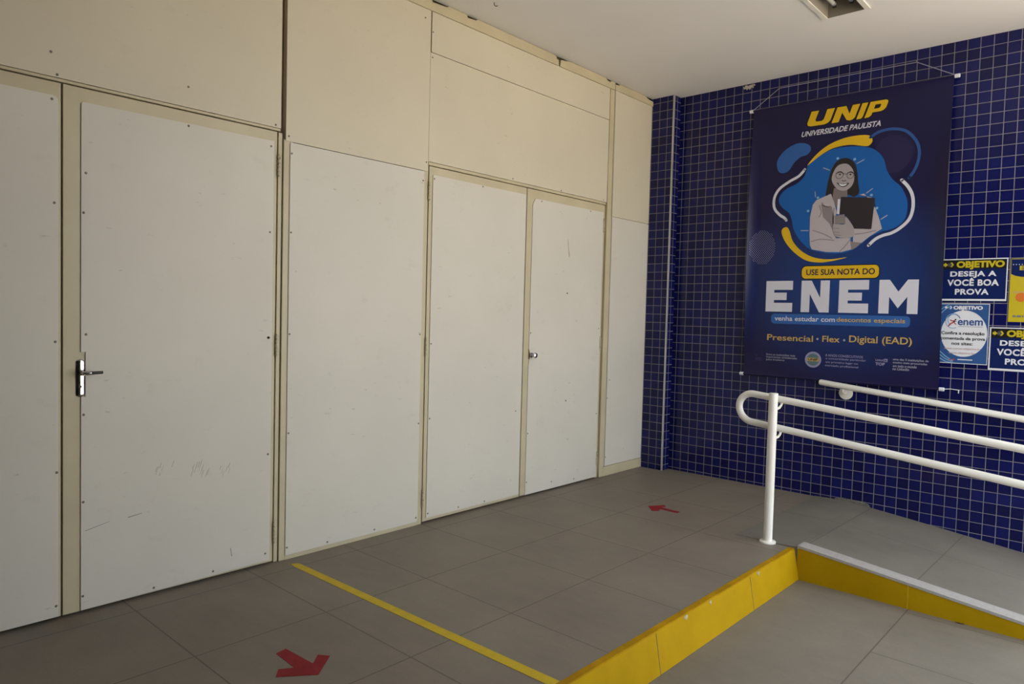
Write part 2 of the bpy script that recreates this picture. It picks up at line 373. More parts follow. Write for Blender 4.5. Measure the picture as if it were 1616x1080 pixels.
P4 = [(-1.474, .013), (-.6475, .013), (-.6475, 2.0425), (-1.444, 2.0385), (-1.470, 1.998), (-1.4725, 1.02), (-1.4635, 1.0), (-1.452, .972), (-1.466, .945), (-1.474, .90)]
d4 = door(4, -1.5245, -.6415, .013, P4, 'd4', 'right leaf of the double door with the small chrome knob')
for z in (1.94, 1.075, .155): hinge(d2, -3.3495, z)
for z in (1.955, 1.05, .155): hinge(d3, -2.3960, z, .006)
for z in (1.945, 1.045, .155): hinge(d4, -.6390, z, .004)
for y, z in ((-1.049, .633), (-1.068, 1.412)): MB().lathe((.0045, y, z), (1, 0, 0), [(0, .006), (.0012, .006), (.0014, 0)], 10).build('drill_hole', m['dark'], d4)
MB().lathe((.0045, -3.392, 1.111), (1, 0, 0), [(0, .006), (.0045, .006), (.005, 0)], 10).build('drill_hole', m['dark'], d2)
# torn scar on the right leaf and rubbed marks on the wide door
t = MB()
for q in ([(-1.078, 1.80), (-1.070, 1.78), (-1.066, 1.74), (-1.060, 1.70), (-1.066, 1.70), (-1.073, 1.75)], [(-1.065, 1.735), (-1.055, 1.70), (-1.052, 1.68), (-1.060, 1.67), (-1.064, 1.70)]): t.prism(q, 0, .0045, .0056)
t.build('tape_scar', plain('torn_tape', (.42, .35, .27), .7, var=.2, scale=60), d4)
t = MB()
random.seed(3)
for (cy, cz, n, sp) in ((-3.90, .535, 5, .035), (-3.845, .565, 1, .01), (-3.745, .512, 9, .06), (-3.70, .50, 5, .05), (-3.605, .488, 6, .04)):
    for i in range(n):
        y = cy + random.uniform(-sp, sp) * .6; z = cz + random.uniform(-.02, .02); L = random.uniform(.012, .035); wd = random.uniform(.0012, .003)
        t.prism([(y, z), (y + wd, z), (y + wd + L * .35, z + L), (y + L * .35, z + L)], 0, .0047, .0053)
t.build('rubbed_marks', plain('rubbed_pencil', (.38, .345, .29), .6), d2)
t = MB(); t.prism([(-4.02, .358), (-3.965, .366), (-3.965, .3685), (-4.02, .3615)], 0, .0047, .0053); t.prism([(-4.18, .335), (-4.09, .357), (-4.09, .3585), (-4.18, .3375)], 0, .0047, .0053); t.prism([(-3.572, .125), (-3.566, .085), (-3.563, .085), (-3.569, .126)], 0, .0047, .0053)
t.build('scratches', plain('scratch_grey', (.20, .18, .16), .6), d2)
# lever handle
q = MB(); nu, nvv = 10, 24; V = []
for i in range(nvv + 1):
    z = .879 + .153 * i / nvv; e = min(z - .879, 1.032 - z); hw = .016 * (1 - max(0, 1 - e / .012) ** 2) ** .5 + .0004
    for j in range(nu + 1):
        u = -1 + 2 * j / nu; V.append((.002 + .0062 * (1 - u * u) ** .5 * (1 if e > .004 else .4), -4.1975 + u * hw, z))
q.add(V, [(i * (nu + 1) + j, i * (nu + 1) + j + 1, (i + 1) * (nu + 1) + j + 1, (i + 1) * (nu + 1) + j) for i in range(nvv) for j in range(nu)])
h = q.build('lock_plate', m['chrome'], d2, smooth=True)
MB().lathe((.004, -4.197, .977), (1, 0, 0), [(0, .011), (.012, .011), (.014, .008), (.046, .008), (.05, .006)], 16).build('spindle', m['chrome'], h, smooth=True)
MB().tube([(.047, -4.203, .978), (.049, -4.19, .978), (.05, -4.174, .9785)], [.0085, .0095, .0085], 14).build('lever_collar', m['chrome'], h, smooth=True)
MB().tube([(.05, -4.175, .9785), (.05, -4.15, .979), (.05, -4.132, .9795)], [.0065, .0062, .006], 12).build('lever_grip', m['black'], h, smooth=True)
MB().prism([(-4.2005 + .006 * math.cos(a * .5236), .922 + .006 * math.sin(a * .5236)) for a in range(12)], 0, .007, .0088).build('keyhole', m['black'], h)
# knob on the right leaf
k = MB().lathe((.004, -1.447, .975), (1, 0, 0), [(0, .017), (.004, .017), (.006, .009), (.022, .009), (.027, .017), (.036, .0195), (.043, .017), (.046, .009), (.047, 0)], 24).build('door_knob', m['chrome'], d4, smooth=True)
MB().prism([(-1.474, 1.02), (-1.462, 1.0), (-1.45, .972), (-1.466, .945), (-1.474, .95)], 0, -.003, .0012).build('torn_edge', m['jamb'], d4)

# ------------------------------------------------------------------ curb, ramp, floor marks
cb = MB().prism([(1.708, -.006), (1.7395, -.0045), (1.7685, LOW), (1.705, LOW)], 1, YB, -1.191)
curb = tag(cb.build('curb', m['yellow'], bevel=.003), 'yellow painted curb along the edge of the raised floor', 'curb', kind='structure')

MB().prism([(1.7085, -.007), (1.7375, -.0055), (1.737, .0008), (1.709, .0014)], 1, YB, -1.192).build('top_strip', plain('orange_yellow_paint', (.38, .205, .0015), .6, var=.15, scale=9, spec=.1), curb)

for y0, L in ((-1.69, .024), (-2.20, .014), (-2.43, .026)):
    MB().add([(1.7405, y0, -.0055), (1.7405, y0 + L, -.0055), (1.7424, y0 + L * 1.2, -.013), (1.7440, y0 + L * .75, -.020), (1.7452, y0 + L * .5, -.027), (1.7436, y0 + L * .1, -.017), (1.7424, y0 - .006, -.012)], [(0, 1, 2, 3, 4, 5, 6)]).build('paint_chip', plain('bare_cement', (.40, .34, .20), .9, var=.2, scale=60) if y0 > -1.7 else bpy.data.materials['bare_cement'], curb)
for y0 in (-1.775, -2.66): MB().prism([(1.7402, -.006), (1.7412, -.006), (1.7694, LOW), (1.7684, LOW)], 1, y0, y0 + .0025).build('joint_line', m['jamb'], curb)

def zramp(x, y):
    def prof(P):
        for (a, za), (b, zb) in zip(P, P[1:]):
            if x <= b: return za + (zb - za) * (x - a) / (b - a)
        return P[-1][1]
    za = prof([(1.395, .002), (1.50, .006), (1.62, .004), (1.765, -.008), (2.026, -.036), (2.633, -.108), (3.30, -.178)])      # by the wall
    zb = prof([(1.395, .001), (1.60, .005), (1.765, .012), (1.94, -.006), (2.318, -.046), (2.78, -.096), (3.45, -.178)])        # by the coping
    s = (y + 1.19) / (YW + 1.19); return zb + (za - zb) * s
ramp = thing('ramp', (2.4, -.54, LOW), 'grey tiled ramp sloping down along the blue wall behind the yellow curb', 'ramp')
xs = [1.395, 1.45, 1.5, 1.56, 1.62, 1.69, 1.765, 1.85, 1.94, 2.026, 2.17, 2.318, 2.47, 2.633, 2.78, 3.0, 3.30, 3.45]; ys = [-1.19, -.9, -.5, -.2, YW]
r = MB(); nv = len(ys)
V = [(x, y, max(zramp(x, y), LOW - .008)) for x in xs for y in ys] + [(x, y, LOW - .05) for x in xs for y in ys]; N = len(xs) * nv
F = []
for i in range(len(xs) - 1):
    for j in range(nv - 1):
        a = i * nv + j; F += [(a, a + nv, a + nv + 1, a + 1), (N + a, N + a + 1, N + a + nv + 1, N + a + nv)]
    a = i * nv; F.append((a, N + a, N + a + nv, a + nv)); b = i * nv + nv - 1; F.append((b, b + nv, N + b + nv, N + b))
for j in range(nv - 1):
    F.append((j, j + 1, N + j + 1, N + j)); a = (len(xs) - 1) * nv + j; F.append((a, N + a, N + a + 1, a + 1))
r.add(V, F).build('ramp_deck', m['ramp'], ramp)
cop = [(x, zramp(x, -1.19)) for x in xs if x >= 1.765]
MB().prism([(1.755, .021)] + [(x, z + .0095) for x, z in cop] + [(x, z - .004) for x, z in reversed(cop)] + [(1.755, .0)], 1, -1.196, -1.102).build('coping', m['coping'], ramp)
MB().prism([(1.755, .0085)] + [(x, z - .003) for x, z in cop if z > LOW] + [(3.40, LOW - .01), (1.755, LOW - .01)], 1, -1.193, -1.18).build('side_face', m['yellow'], ramp)
MB().box(2.304, 2.3065, -1.1938, -1.19, LOW, -.047).build('joint_line', m['tape'], ramp)
tp = MB().prism([(.072, -3.296), (.088, -3.268), (.10, -3.262), (1.706, -3.236), (1.706, -3.284), (.12, -3.304)], 2, -.001, .0011)
tag(tp.build('floor_tape', m['tape']), 'straight yellow tape stripe running from the doors to the curb', 'tape')
def arrow(P, label): return tag(MB().prism(P, 2, -.001, .001).build('floor_arrow', m['red']), label, 'arrow sticker', 'red arrow stickers on the floor')
arrow([(.844, -3.771), (.853, -3.816), (.990, -3.8245), (.962, -3.868), (1.004, -3.903), (1.091, -3.792), (1.004, -3.687), (.966, -3.714), (1.010, -3.762)], 'larger red arrow on the floor near the wide cream door')
arrow([(.712, -1.040), (.775, -.935), (.806, -.965), (.790, -1.004), (.930, -1.006), (.934, -1.046), (.806, -1.044), (.826, -1.090), (.792, -1.122)], 'smaller red arrow on the floor between the double door and the handrail post')
MB().prism([(2.515, -1.196), (2.528, -1.206), (2.546, -1.203), (2.552, -1.196), (2.54, -1.191), (2.522, -1.19)], 2, LOW - .001, LOW + .004)
tag(MB().add([(2.512, -1.197, LOW + .002), (2.526, -1.209, LOW + .006), (2.548, -1.206, LOW + .003), (2.553, -1.198, LOW + .005), (2.535, -1.196, LOW + .001), (2.53, -1.203, LOW)], [(0, 5, 4), (0, 1, 5), (1, 2, 5), (2, 3, 4), (2, 4, 5)]).build('dry_leaf', m['leaf']), 'dark curled scrap lying at the foot of the ramp side', 'leaf')

# ------------------------------------------------------------------ handrails
hr = thing('ramp_handrail', (1.588, -1.195, 0), 'white tubular handrail with two bars and a rounded end on a post', 'handrail')
RY = -1.14
MB().lathe((1.588, -1.195, 0), (0, 0, 1), [(0, .0245), (.847, .0245), (.8485, .021)], 28).build('post', m['rail'], hr, smooth=True)
MB().lathe((1.588, -1.195, 0), (0, 0, 1), [(.0, .045), (.007, .045), (.011, .040), (.012, .026)], 28).build('base_flange', m['rail'], hr, smooth=True)
s = -.1035
def zu(x): return .8275 + s * (x - 1.447)
def zl(x): return .6630 + s * (x - 1.447)
P = [(3.0, RY, zu(3.0)), (2.2, RY, zu(2.2)), (1.6, RY, zu(1.6))]
cx, cz, R = 1.447, (zu(1.447) + zl(1.447)) / 2, (zu(1.447) - zl(1.447)) / 2
ang0 = math.atan(s)
for i in range(21):
    a = math.pi / 2 + math.pi * i / 20
    x, z = R * math.cos(a), R * math.sin(a)
    P.append((cx + x, RY, cz + z + s * (x if x < 0 else 0) * .6))
P += [(1.6, RY, zl(1.6)), (2.2, RY, zl(2.2)), (3.0, RY, zl(3.0))]
MB().tube(P, .0195, 20).build('rail', m['rail'], hr, smooth=True)
for zf in (zu, zl):
    z = zf(1.62); MB().tube([(1.604, -1.178, z - .050), (1.612, -1.166, z - .044), (1.616, -1.150, z - .030), (1.616, RY, z - .012)], [.007, .007, .0065, .009], 12).build('saddle_bracket', m['rail'], hr, smooth=True)
MB().lathe((2.96, -1.195, LOW), (0, 0, 1), [(0, .0245), (.86, .0245), (.862, .021)], 28).build('post', m['rail'], hr, smooth=True)
wr = thing('wall_handrail', (1.43, YW, .80), 'white round handrail fixed to the blue wall below the banner', 'handrail')
WY = YW - .08
def zw(x): return .8305 - .1035 * (x - 1.42)
pts = [(1.418, WY, zw(1.418)), (1.421, WY, zw(1.421)), (1.43, WY, zw(1.43)), (2.2, WY, zw(2.2)), (3.0, WY, zw(3.0))]
MB().tube(pts, [.008, .016, .0205, .0205, .0205], 20).build('rail', m['rail'], wr, smooth=True)
MB().lathe((1.576, YW, .762), (0, -1, 0), [(-.003, .046), (.005, .046), (.009, .040), (.010, .012)], 28).build('wall_flange', m['rail'], wr, smooth=True)
MB().tube([(1.576, YW - .006, .762), (1.576, YW - .05, .764), (1.576, YW - .072, .775), (1.576, WY, .80)], .0075, 12).build('bracket', m['rail'], wr, smooth=True)
for x in (2.85,):
    z = zw(x) - .052
    MB().lathe((x, YW, z), (0, -1, 0), [(-.003, .046), (.005, .046), (.009, .040), (.010, .012)], 28).build('wall_flange', m['rail'], wr, smooth=True)
    MB().tube([(x, YW - .006, z), (x, YW - .05, z + .002), (x, YW - .072, z + .013), (x, WY, z + .04)], .0075, 12).build('bracket', m['rail'], wr, smooth=True)

# ------------------------------------------------------------------ ceiling light (unlit, recessed, open)
cl = thing('ceiling_light', (1.746, -1.37, CZ), 'unlit recessed strip light with bare tubes in the ceiling', 'light')
ho = MB(); t_ = .004; zt = CZ + .115
ho.box(LX0, LX0 + t_, LY0, LY1, CZ - .002, zt); ho.box(LX1 - t_, LX1, LY0, LY1, CZ - .002, zt)
ho.box(LX0, LX1, LY0, LY0 + t_, CZ - .002, zt); ho.box(LX0, LX1, LY1 - t_, LY1, CZ - .002, zt); ho.box(LX0, LX1, LY0, LY1, zt, zt + t_)
ho.build('housing', m['steelgrey'], cl)
for x0, x1 in ((LX0 - .026, LX0 + .004), (LX1 - .004, LX1 + .026)): MB().box(x0, x1, LY0 + .01, LY1, CZ - .007, CZ).build('side_flange', m['rail'], cl, bevel=.002)
MB().prism([(LX0 + .07, CZ + .06), (LX1 - .07, CZ + .06), (LX1 - .085, zt), (LX0 + .085, zt)], 1, LY0 + .02, LY1 - .10).build('gear_tray', m['dark'], cl)
for x in (LX0 + .062, LX1 - .055):
    MB().tube([(x, LY0 + .09, CZ + .040), (x, LY1 - .10, CZ + .040)], .013, 16).build('tube', m['tube'], cl, smooth=True)
    MB().lathe((x, LY1 - .102, CZ + .040), (0, 1, 0), [(0, .0135), (.022, .0135), (.024, .010)], 16).build('tube_cap', m['alu'], cl, smooth=True)
    MB().box(x - .009, x + .009, LY1 - .078, LY1 - .068, CZ + .022, zt).build('lamp_holder', m['dark'], cl)
hk = MB().tube([(.25, -2.145, CZ + .002), (.25, -2.145, CZ - .012), (.255, -2.138, CZ - .020), (.262, -2.128, CZ - .016)], .0025, 8)
tag(hk.build('ceiling_hook', m['screw']), 'tiny dark hook in the ceiling above the cream boards', 'hook')

# ------------------------------------------------------------------ printing helpers
FONT = {}
def glyphs(body, bold=0., shear=0., space=1.):
    cu = bpy.data.curves.new('lettering', 'FONT'); cu.body = body; cu.offset = bold; cu.resolution_u = 4; cu.space_character = space
    o = bpy.data.objects.new('lettering', cu); COL.objects.link(o)
    dg = bpy.context.evaluated_depsgraph_get(); me = o.evaluated_get(dg).to_mesh()
    v = [(q.co.x + shear * q.co.y, q.co.y) for q in me.vertices]; f = [tuple(q.vertices) for q in me.polygons]
    o.evaluated_get(dg).to_mesh_clear(); bpy.data.objects.remove(o); bpy.data.curves.remove(cu)
    return v, f
class Print:
    """flat ink on a hanging sheet: outlines in wall coordinates (x,z) placed on the sheet's surface"""
    def __init__(s, surf): s.s = surf; s.b = MB()
    def mesh(s, v, f, k):
        s.b.add([(x, s.s(x, z) - .0005 * k, z) for x, z in v], f); return s
    def poly(s, P, k, holes=()):
        loops = [list(P)] + [list(h) for h in holes]; flat = [q for L in loops for q in L]
        return s.mesh(flat, [tuple(t) for t in geometry.tessellate_polygon([[Vector((q[0], q[1], 0)) for q in L] for L in loops])], k)
    def stroke(s, P, wd, k, smooth=5):
        Q = smooth_loop(P, smooth, False) if smooth and len(P) > 2 else P; n = len(Q); A = []; B = []
        for i in range(n):
            a = Q[max(i - 1, 0)]; b = Q[min(i + 1, n - 1)]; dx, dz = b[0] - a[0], b[1] - a[1]; L = math.hypot(dx, dz) or 1
            A.append((Q[i][0] - dz / L * wd / 2, Q[i][1] + dx / L * wd / 2)); B.append((Q[i][0] + dz / L * wd / 2, Q[i][1] - dx / L * wd / 2))
        s.mesh(A + B, [(i, i + 1, n + i + 1, n + i) for i in range(n - 1)], k)
        for e in (Q[0], Q[-1]): s.disc(e, wd / 2, k)
        return s
    def disc(s, c, r, k, n=14, rz=None): return s.poly([(c[0] + r * math.cos(i * 2 * math.pi / n), c[1] + (rz or r) * math.sin(i * 2 * math.pi / n)) for i in range(n)], k)
    def ring(s, c, r, wd, k, rz=None, n=32):
        g = lambda R, Z: [(c[0] + R * math.cos(i * 2 * math.pi / n), c[1] + Z * math.sin(i * 2 * math.pi / n)) for i in range(n)]
        rz = rz or r; return s.poly(g(r, rz), k, [g(r - wd, rz - wd)])
    def text(s, body, x0, x1, z0, z1, k, bold=0., shear=0., space=1.):
        v, f = glyphs(body, bold, shear, space)
        a0, a1 = min(q[0] for q in v), max(q[0] for q in v); b0, b1 = min(q[1] for q in v), max(q[1] for q in v)
        if 'J' in body:                                                  # the J hangs below the line: measure the height without it
            q_ = glyphs(body.replace('J', 'I'), bold)[0]; b0, b1 = min(q[1] for q in q_), max(q[1] for q in q_)
        return s.mesh([(x0 + (q[0] - a0) / (a1 - a0) * (x1 - x0), z0 + (q[1] - b0) / (b1 - b0) * (z1 - z0)) for q in v], f, k)
    def build(s, name, mat, parent):
        o = s.b.build(name, mat, parent)
        return o

# ------------------------------------------------------------------ banner
BX0, BX1, BZ0, BZ1 = .846, 2.146, .846, 2.818; BY = .066
def sheet(x, z):
    e = math.sin(max(0, min(1, (z - BZ0 - .12) / (BZ1 - BZ0 - .22))) * math.pi) ** .7 if BZ0 + .12 < z < BZ1 - .1 else 0
    a = max(0, 1 - (x - BX0) / .10); b = max(0, 1 - (BX1 - x) / .12)
    top = max(0, 1 - (BZ1 - z) / .02); bot = max(0, 1 - (z - BZ0) / .02)
    return BY - e * (.040 * a * a + .035 * b * b) - .006 * (top + bot)
bn = thing('banner', (1.496, BY, BZ0), 'tall navy university banner with a printed woman hanging on the blue wall', 'banner')
xs = [BX0 + i * .0125 for i in range(9)] + [1.05, 1.3, 1.6, 1.9] + [BX1 - .12 + i * .015 for i in range(9)]
zs = [BZ0 + (BZ1 - BZ0) * i / 60 for i in range(61)]
V = [(x, sheet(x, z), z) for z in zs for x in xs]; V2 = [(x, y + .0014, z) for x, y, z in V]; nx = len(xs); N = len(V); F = []
for i in range(60):
    for j in range(nx - 1):
        a = i * nx + j; F += [(a, a + 1, a + nx + 1, a + nx), (N + a, N + a + nx, N + a + nx + 1, N + a + 1)]
    F += [(i * nx, i * nx + nx, N + i * nx + nx, N + i * nx), (i * nx + nx - 1, N + i * nx + nx - 1, N + i * nx + 2 * nx - 1, i * nx + 2 * nx - 1)]
MB().add(V + V2, F).build('sheet', m['banner'], bn, smooth=True)
for z in (BZ1 + .002, BZ0 - .002):
    rod = MB().tube([(BX0 - .004, BY, z), (BX1 + .004, BY, z)], .0085, 14).build('rod', m['banner'], bn, smooth=True)
    for x, sg in ((BX0 - .004, -1), (BX1 + .004, 1)):
        MB().lathe((x, BY, z), (sg, 0, 0), [(0, .0085), (0, .0125), (.026, .0125), (.028, .010)], 14).build('rod_cap', m['paper'], rod, smooth=True)
MB().tube([(BX0 - .014, BY, BZ1 + .004), (1.02, .095, 2.966), (1.924, .095, 2.962), (BX1 + .014, BY, BZ1 + .004)], .0022, 8).build('hanging_cord', m['pale'], bn, smooth=True)
for x, z in ((1.022, 2.966), (1.922, 2.962)): MB().tube([(x, YW + .004, z), (x, .088, z), (x, .088, z + .008)], .003, 8).build('wall_hook', m['screw'], bn)
MB().tube([(BX1 + .03, BY, BZ0), (2.21, .09, BZ0 + .003), (2.255, YW - .002, BZ0 - .003)], .0017, 8).build('tie_cord', m['paper'], bn)
MB().tube([(2.252, YW + .004, BZ0 - .004), (2.252, YW - .012, BZ0 - .006), (2.252, YW - .012, BZ0 - .022)], .0028, 8).build('wall_hook', m['paper'], bn)
S = sheet
# emblem: slanted block letters
U_ = [(0, 1), (.32, 1), (.32, .36), (.40, .27), (.62, .27), (.68, .36), (.68, 1), (1, 1), (1, .22), (.93, .07), (.80, 0), (.20, 0), (.07, .07), (0, .22)]
N_ = [(0, 0), (0, 1), (.40, 1), (.68, .45), (.68, 1), (1, 1), (1, .16), (.93, .04), (.82, 0), (.66, .06), (.32, .60), (.32, 0)]
I_ = [(0, 0), (0, 1), (1, 1), (1, .14), (.8, 0)]
P_ = [(0, 0), (0, 1), (.84, 1), (.96, .93), (1, .82), (1, .50), (.92, .36), (.78, .30), (.34, .30), (.34, .14), (.24, .02)]
PH = [(.34, .52), (.60, .52), (.66, .58), (.66, .74), (.60, .78), (.34, .78)]
def slant(P, x0, x1, z0=2.6425, z1=2.7455): return [(x0 + u * (x1 - x0) + .036 * v, z0 + v * (z1 - z0)) for u, v in P]
letters = ((U_, 1.2365, 1.396), (N_, 1.412, 1.560), (I_, 1.574, 1.612), (P_, 1.626, 1.742))
hal = Print(S); em = Print(S)
def grow(P, d=.0055):
    n = len(P); A = sum(P[i][0] * P[(i + 1) % n][1] - P[(i + 1) % n][0] * P[i][1] for i in range(n)); sg = 1 if A > 0 else -1; out = []
    for i in range(n):
        a, b, c_ = P[i - 1], P[i], P[(i + 1) % n]
        n1 = Vector((b[1] - a[1], a[0] - b[0])).normalized(); n2 = Vector((c_[1] - b[1], b[0] - c_[0])).normalized()
        q = n1 + n2; q = q.normalized() * min(2., 1 / max(.4, q.normalized().dot(n1))) if q.length > .01 else n1
        out.append((b[0] + sg * q.x * d, b[1] + sg * q.y * d))
    return out
for P, x0, x1 in letters:
    q = slant(P, x0, x1); hal.poly(grow(q), 1); em.poly(q, 2, [slant(PH, x0, x1)] if P is P_ else ())
hal.build('emblem_outline', m['black2'], bn); em.build('emblem_letters', m['iyellow'], bn)
Print(S).text('UNIVERSIDADE PAULISTA', 1.208, 1.731, 2.575, 2.6125, 1, .022, .28).build('subtitle_lettering', m['white'], bn)
# shapes
blob = smooth_loop([(1.2684, 2.3798), (1.3461, 2.4279), (1.4336, 2.4622), (1.5418, 2.4644), (1.6478, 2.4467), (1.7109, 2.4141), (1.7591, 2.3534), (1.7826, 2.2746), (1.8202, 2.2109), (1.8718, 2.1572), (1.9093, 2.0787), (1.9169, 2.014), (1.9054, 1.9452), (1.8634, 1.8996), (1.8049, 1.876), (1.7692, 1.870), (1.6948, 1.835), (1.6406, 1.789), (1.5846, 1.7528), (1.5252, 1.7354), (1.4527, 1.7337), (1.3754, 1.748), (1.2938, 1.775), (1.2213, 1.845), (1.1784, 1.9183), (1.1621, 1.9904), (1.1376, 2.0412), (1.0861, 2.0854), (1.0614, 2.1323), (1.0732, 2.1762), (1.1168, 2.2168), (1.1869, 2.2454), (1.2352, 2.2865), (1.2547, 2.3377)], 5)
Print(S).poly(blob, 1).build('blue_blob', m['iblue'], bn)
Print(S).poly(smooth_loop([(1.2575, 2.3671), (1.3229, 2.4424), (1.41, 2.4995), (1.5177, 2.5294), (1.6234, 2.5307), (1.6707, 2.5161), (1.6844, 2.4834), (1.6682, 2.4567), (1.6372, 2.4535), (1.5414, 2.4757), (1.4334, 2.4679), (1.3461, 2.4279)], 5), 2).build('yellow_swoosh', m['iyellow'], bn)
Print(S).poly(smooth_loop([(1.1502, 1.9072), (1.179, 1.8293), (1.2451, 1.7568), (1.3336, 1.7097), (1.4427, 1.6939), (1.5534, 1.7049), (1.4668, 1.6833), (1.3716, 1.6737), (1.2727, 1.6929), (1.1819, 1.7593), (1.1212, 1.8321), (1.0926, 1.8977), (1.1004, 1.9293), (1.1298, 1.9365)], 5), 2).build('yellow_swoosh', m['iyellow'], bn)
Print(S).poly(smooth_loop([(1.0362, 2.4077), (1.0508, 2.3497), (1.0879, 2.3325), (1.1291, 2.3492), (1.1627, 2.3984), (1.2082, 2.4338), (1.2542, 2.4455), (1.2781, 2.4772), (1.2688, 2.5074), (1.2274, 2.5306), (1.1689, 2.5329), (1.0989, 2.5011), (1.0526, 2.4535)], 5), 1).build('blue_pebble', m['mblue'], bn)
Print(S).stroke([(1.671, 2.5073), (1.7259, 2.5374), (1.8058, 2.5438), (1.8852, 2.5189), (1.9458, 2.4517), (1.9705, 2.3788), (1.9652, 2.3058), (1.945, 2.2508), (1.918, 2.2112)], .0185, 3).build('blue_arc', m['arcblue'], bn)
Print(S).stroke([(1.2412, 2.3422), (1.2022, 2.2998), (1.1326, 2.2659), (1.0623, 2.2193), (1.0282, 2.1565), (1.0312, 2.084), (1.07, 2.033), (1.1075, 2.0064), (1.1227, 1.9874)], .019, 2).build('white_stroke', m['white'], bn)
Print(S).stroke([(1.8752, 2.2002), (1.9097, 2.1605), (1.9372, 2.1099), (1.9490, 2.0528), (1.9460, 1.9891), (1.9268, 1.9348), (1.8779, 1.8856), (1.8273, 1.8561), (1.7753, 1.8426), (1.7305, 1.8202), (1.6898, 1.7807)], .020, 2).build('white_stroke', m['white'], bn)
for nm, c_, rx, rz, mat, rad, st in (('dot_field', (.954, 1.796), .096, .128, 'dots', .0030, .0150), ('dot_field', (1.812, 2.378), .118, .126, 'dots2', .0042, .0125)):
    pr_ = Print(S); i = 0
    z = c_[1] - rz
    while z <= c_[1] + rz:
        x = c_[0] - rx + (i % 2) * st / 2
        while x <= c_[0] + rx:
            if ((x - c_[0]) / rx) ** 2 + ((z - c_[1]) / rz) ** 2 <= 1 and x > BX0 + .006: pr_.disc((x, z), rad, 1 if mat == 'dots' else .5, 6)
            x += st
        z += st * .6; i += 1
    pr_.build(nm, m[mat], bn)
# printed portrait, greyscale
def SL(P, k=4): return smooth_loop(P, k)
pt = Print(S).poly([(1.3981, 2.1401), (1.4353, 2.1523), (1.457, 2.0807), (1.4746, 2.0175), (1.4647, 1.9873), (1.4667, 1.9407), (1.4784, 1.8394), (1.5705, 1.8347), (1.5812, 1.757), (1.5123, 1.7413), (1.4147, 1.7459), (1.314, 1.7686), (1.30, 1.80), (1.2941, 1.8726), (1.2926, 1.9995), (1.3085, 2.0852), (1.3304, 2.1148)], 3).poly([(1.6155, 2.128), (1.6473, 2.1327), (1.6697, 2.1043), (1.7219, 2.0288), (1.7453, 1.9675), (1.7694, 1.8878), (1.6947, 1.8409), (1.6403, 1.7959), (1.5903, 1.7956), (1.5857, 1.9026), (1.693, 1.8886), (1.712, 2.0968)], 3).build('printed_portrait', m['coat'], bn)
Print(S).poly(SL([(1.4848, 2.3858), (1.5214, 2.3889), (1.5585, 2.369), (1.5853, 2.3317), (1.5986, 2.2734), (1.6065, 2.2045), (1.6152, 2.1456), (1.5838, 2.1158), (1.5395, 2.135), (1.4516, 2.1158), (1.4278, 2.153), (1.3958, 2.1403), (1.4027, 2.2097), (1.4118, 2.2632), (1.428, 2.3233), (1.4559, 2.3702)]), 4).build('hair', m['hair'], pt)
Print(S).poly([(1.4487, 2.1897), (1.5375, 2.181), (1.5402, 2.1197), (1.5002, 2.1117), (1.4773, 2.0404), (1.4404, 2.1208)], 5).build('neck', m['skin2'], pt)
Print(S).poly(SL([(1.4937, 2.3502), (1.5305, 2.3458), (1.5608, 2.3156), (1.5769, 2.2758), (1.5789, 2.2301), (1.566, 2.1934), (1.538, 2.1695), (1.509, 2.1646), (1.4714, 2.1798), (1.4398, 2.2215), (1.4307, 2.2611), (1.4437, 2.3061), (1.4647, 2.3383)]), 6).build('face', m['skin'], pt)
Print(S).poly(SL([(1.5314, 1.9826), (1.5464, 1.9739), (1.5696, 1.9417), (1.5931, 1.8983), (1.5916, 1.8489), (1.5523, 1.8357), (1.4856, 1.8468), (1.4581, 1.8792), (1.4535, 1.9338), (1.4667, 1.9407), (1.5299, 1.9328)], 3), 9).build('hand', m['skin'], pt)
pl = Print(S)
for L in ([(1.4593, 2.2889), (1.485, 2.2953), (1.5076, 2.2835)], [(1.5332, 2.2822), (1.5548, 2.2874), (1.5769, 2.2758)]): pl.stroke(L, .0055, 7)
pl.disc((1.4843, 2.2794), .0075, 7, 12, .0055).disc((1.5539, 2.2716), .0075, 7, 12, .0055)
pl.ring((1.4821, 2.2751), .0262, .0032, 8, .0262).ring((1.5541, 2.2672), .0240, .0032, 8, .0250).stroke([(1.508, 2.2785), (1.519, 2.2795), (1.5306, 2.2755)], .0032, 8)
pl.poly(SL([(1.4658, 2.225), (1.507, 2.2108), (1.5469, 2.2167), (1.5332, 2.1967), (1.5079, 2.19), (1.4837, 2.2032)], 3), 7)
pl.stroke([(1.5012, 2.2362), (1.514, 2.231), (1.5273, 2.2343)], .0045, 7)
pl.build('face_lines', m['folder'], pt)
Print(S).poly([(1.4772, 2.2177), (1.5071, 2.2077), (1.5377, 2.2115), (1.5258, 2.1997), (1.5076, 2.1957), (1.4911, 2.202)], 8).build('teeth', m['paper'], pt)
fl = Print(S).poly([(1.3661, 2.0883), (1.3975, 2.0662), (1.4392, 2.0589), (1.4572, 1.9878), (1.4663, 1.8633), (1.4291, 1.9431), (1.3816, 1.9932)], 4)
fl.poly([(1.5715, 1.8117), (1.6438, 1.8007), (1.6127, 1.7705), (1.581, 1.7528)], 4)
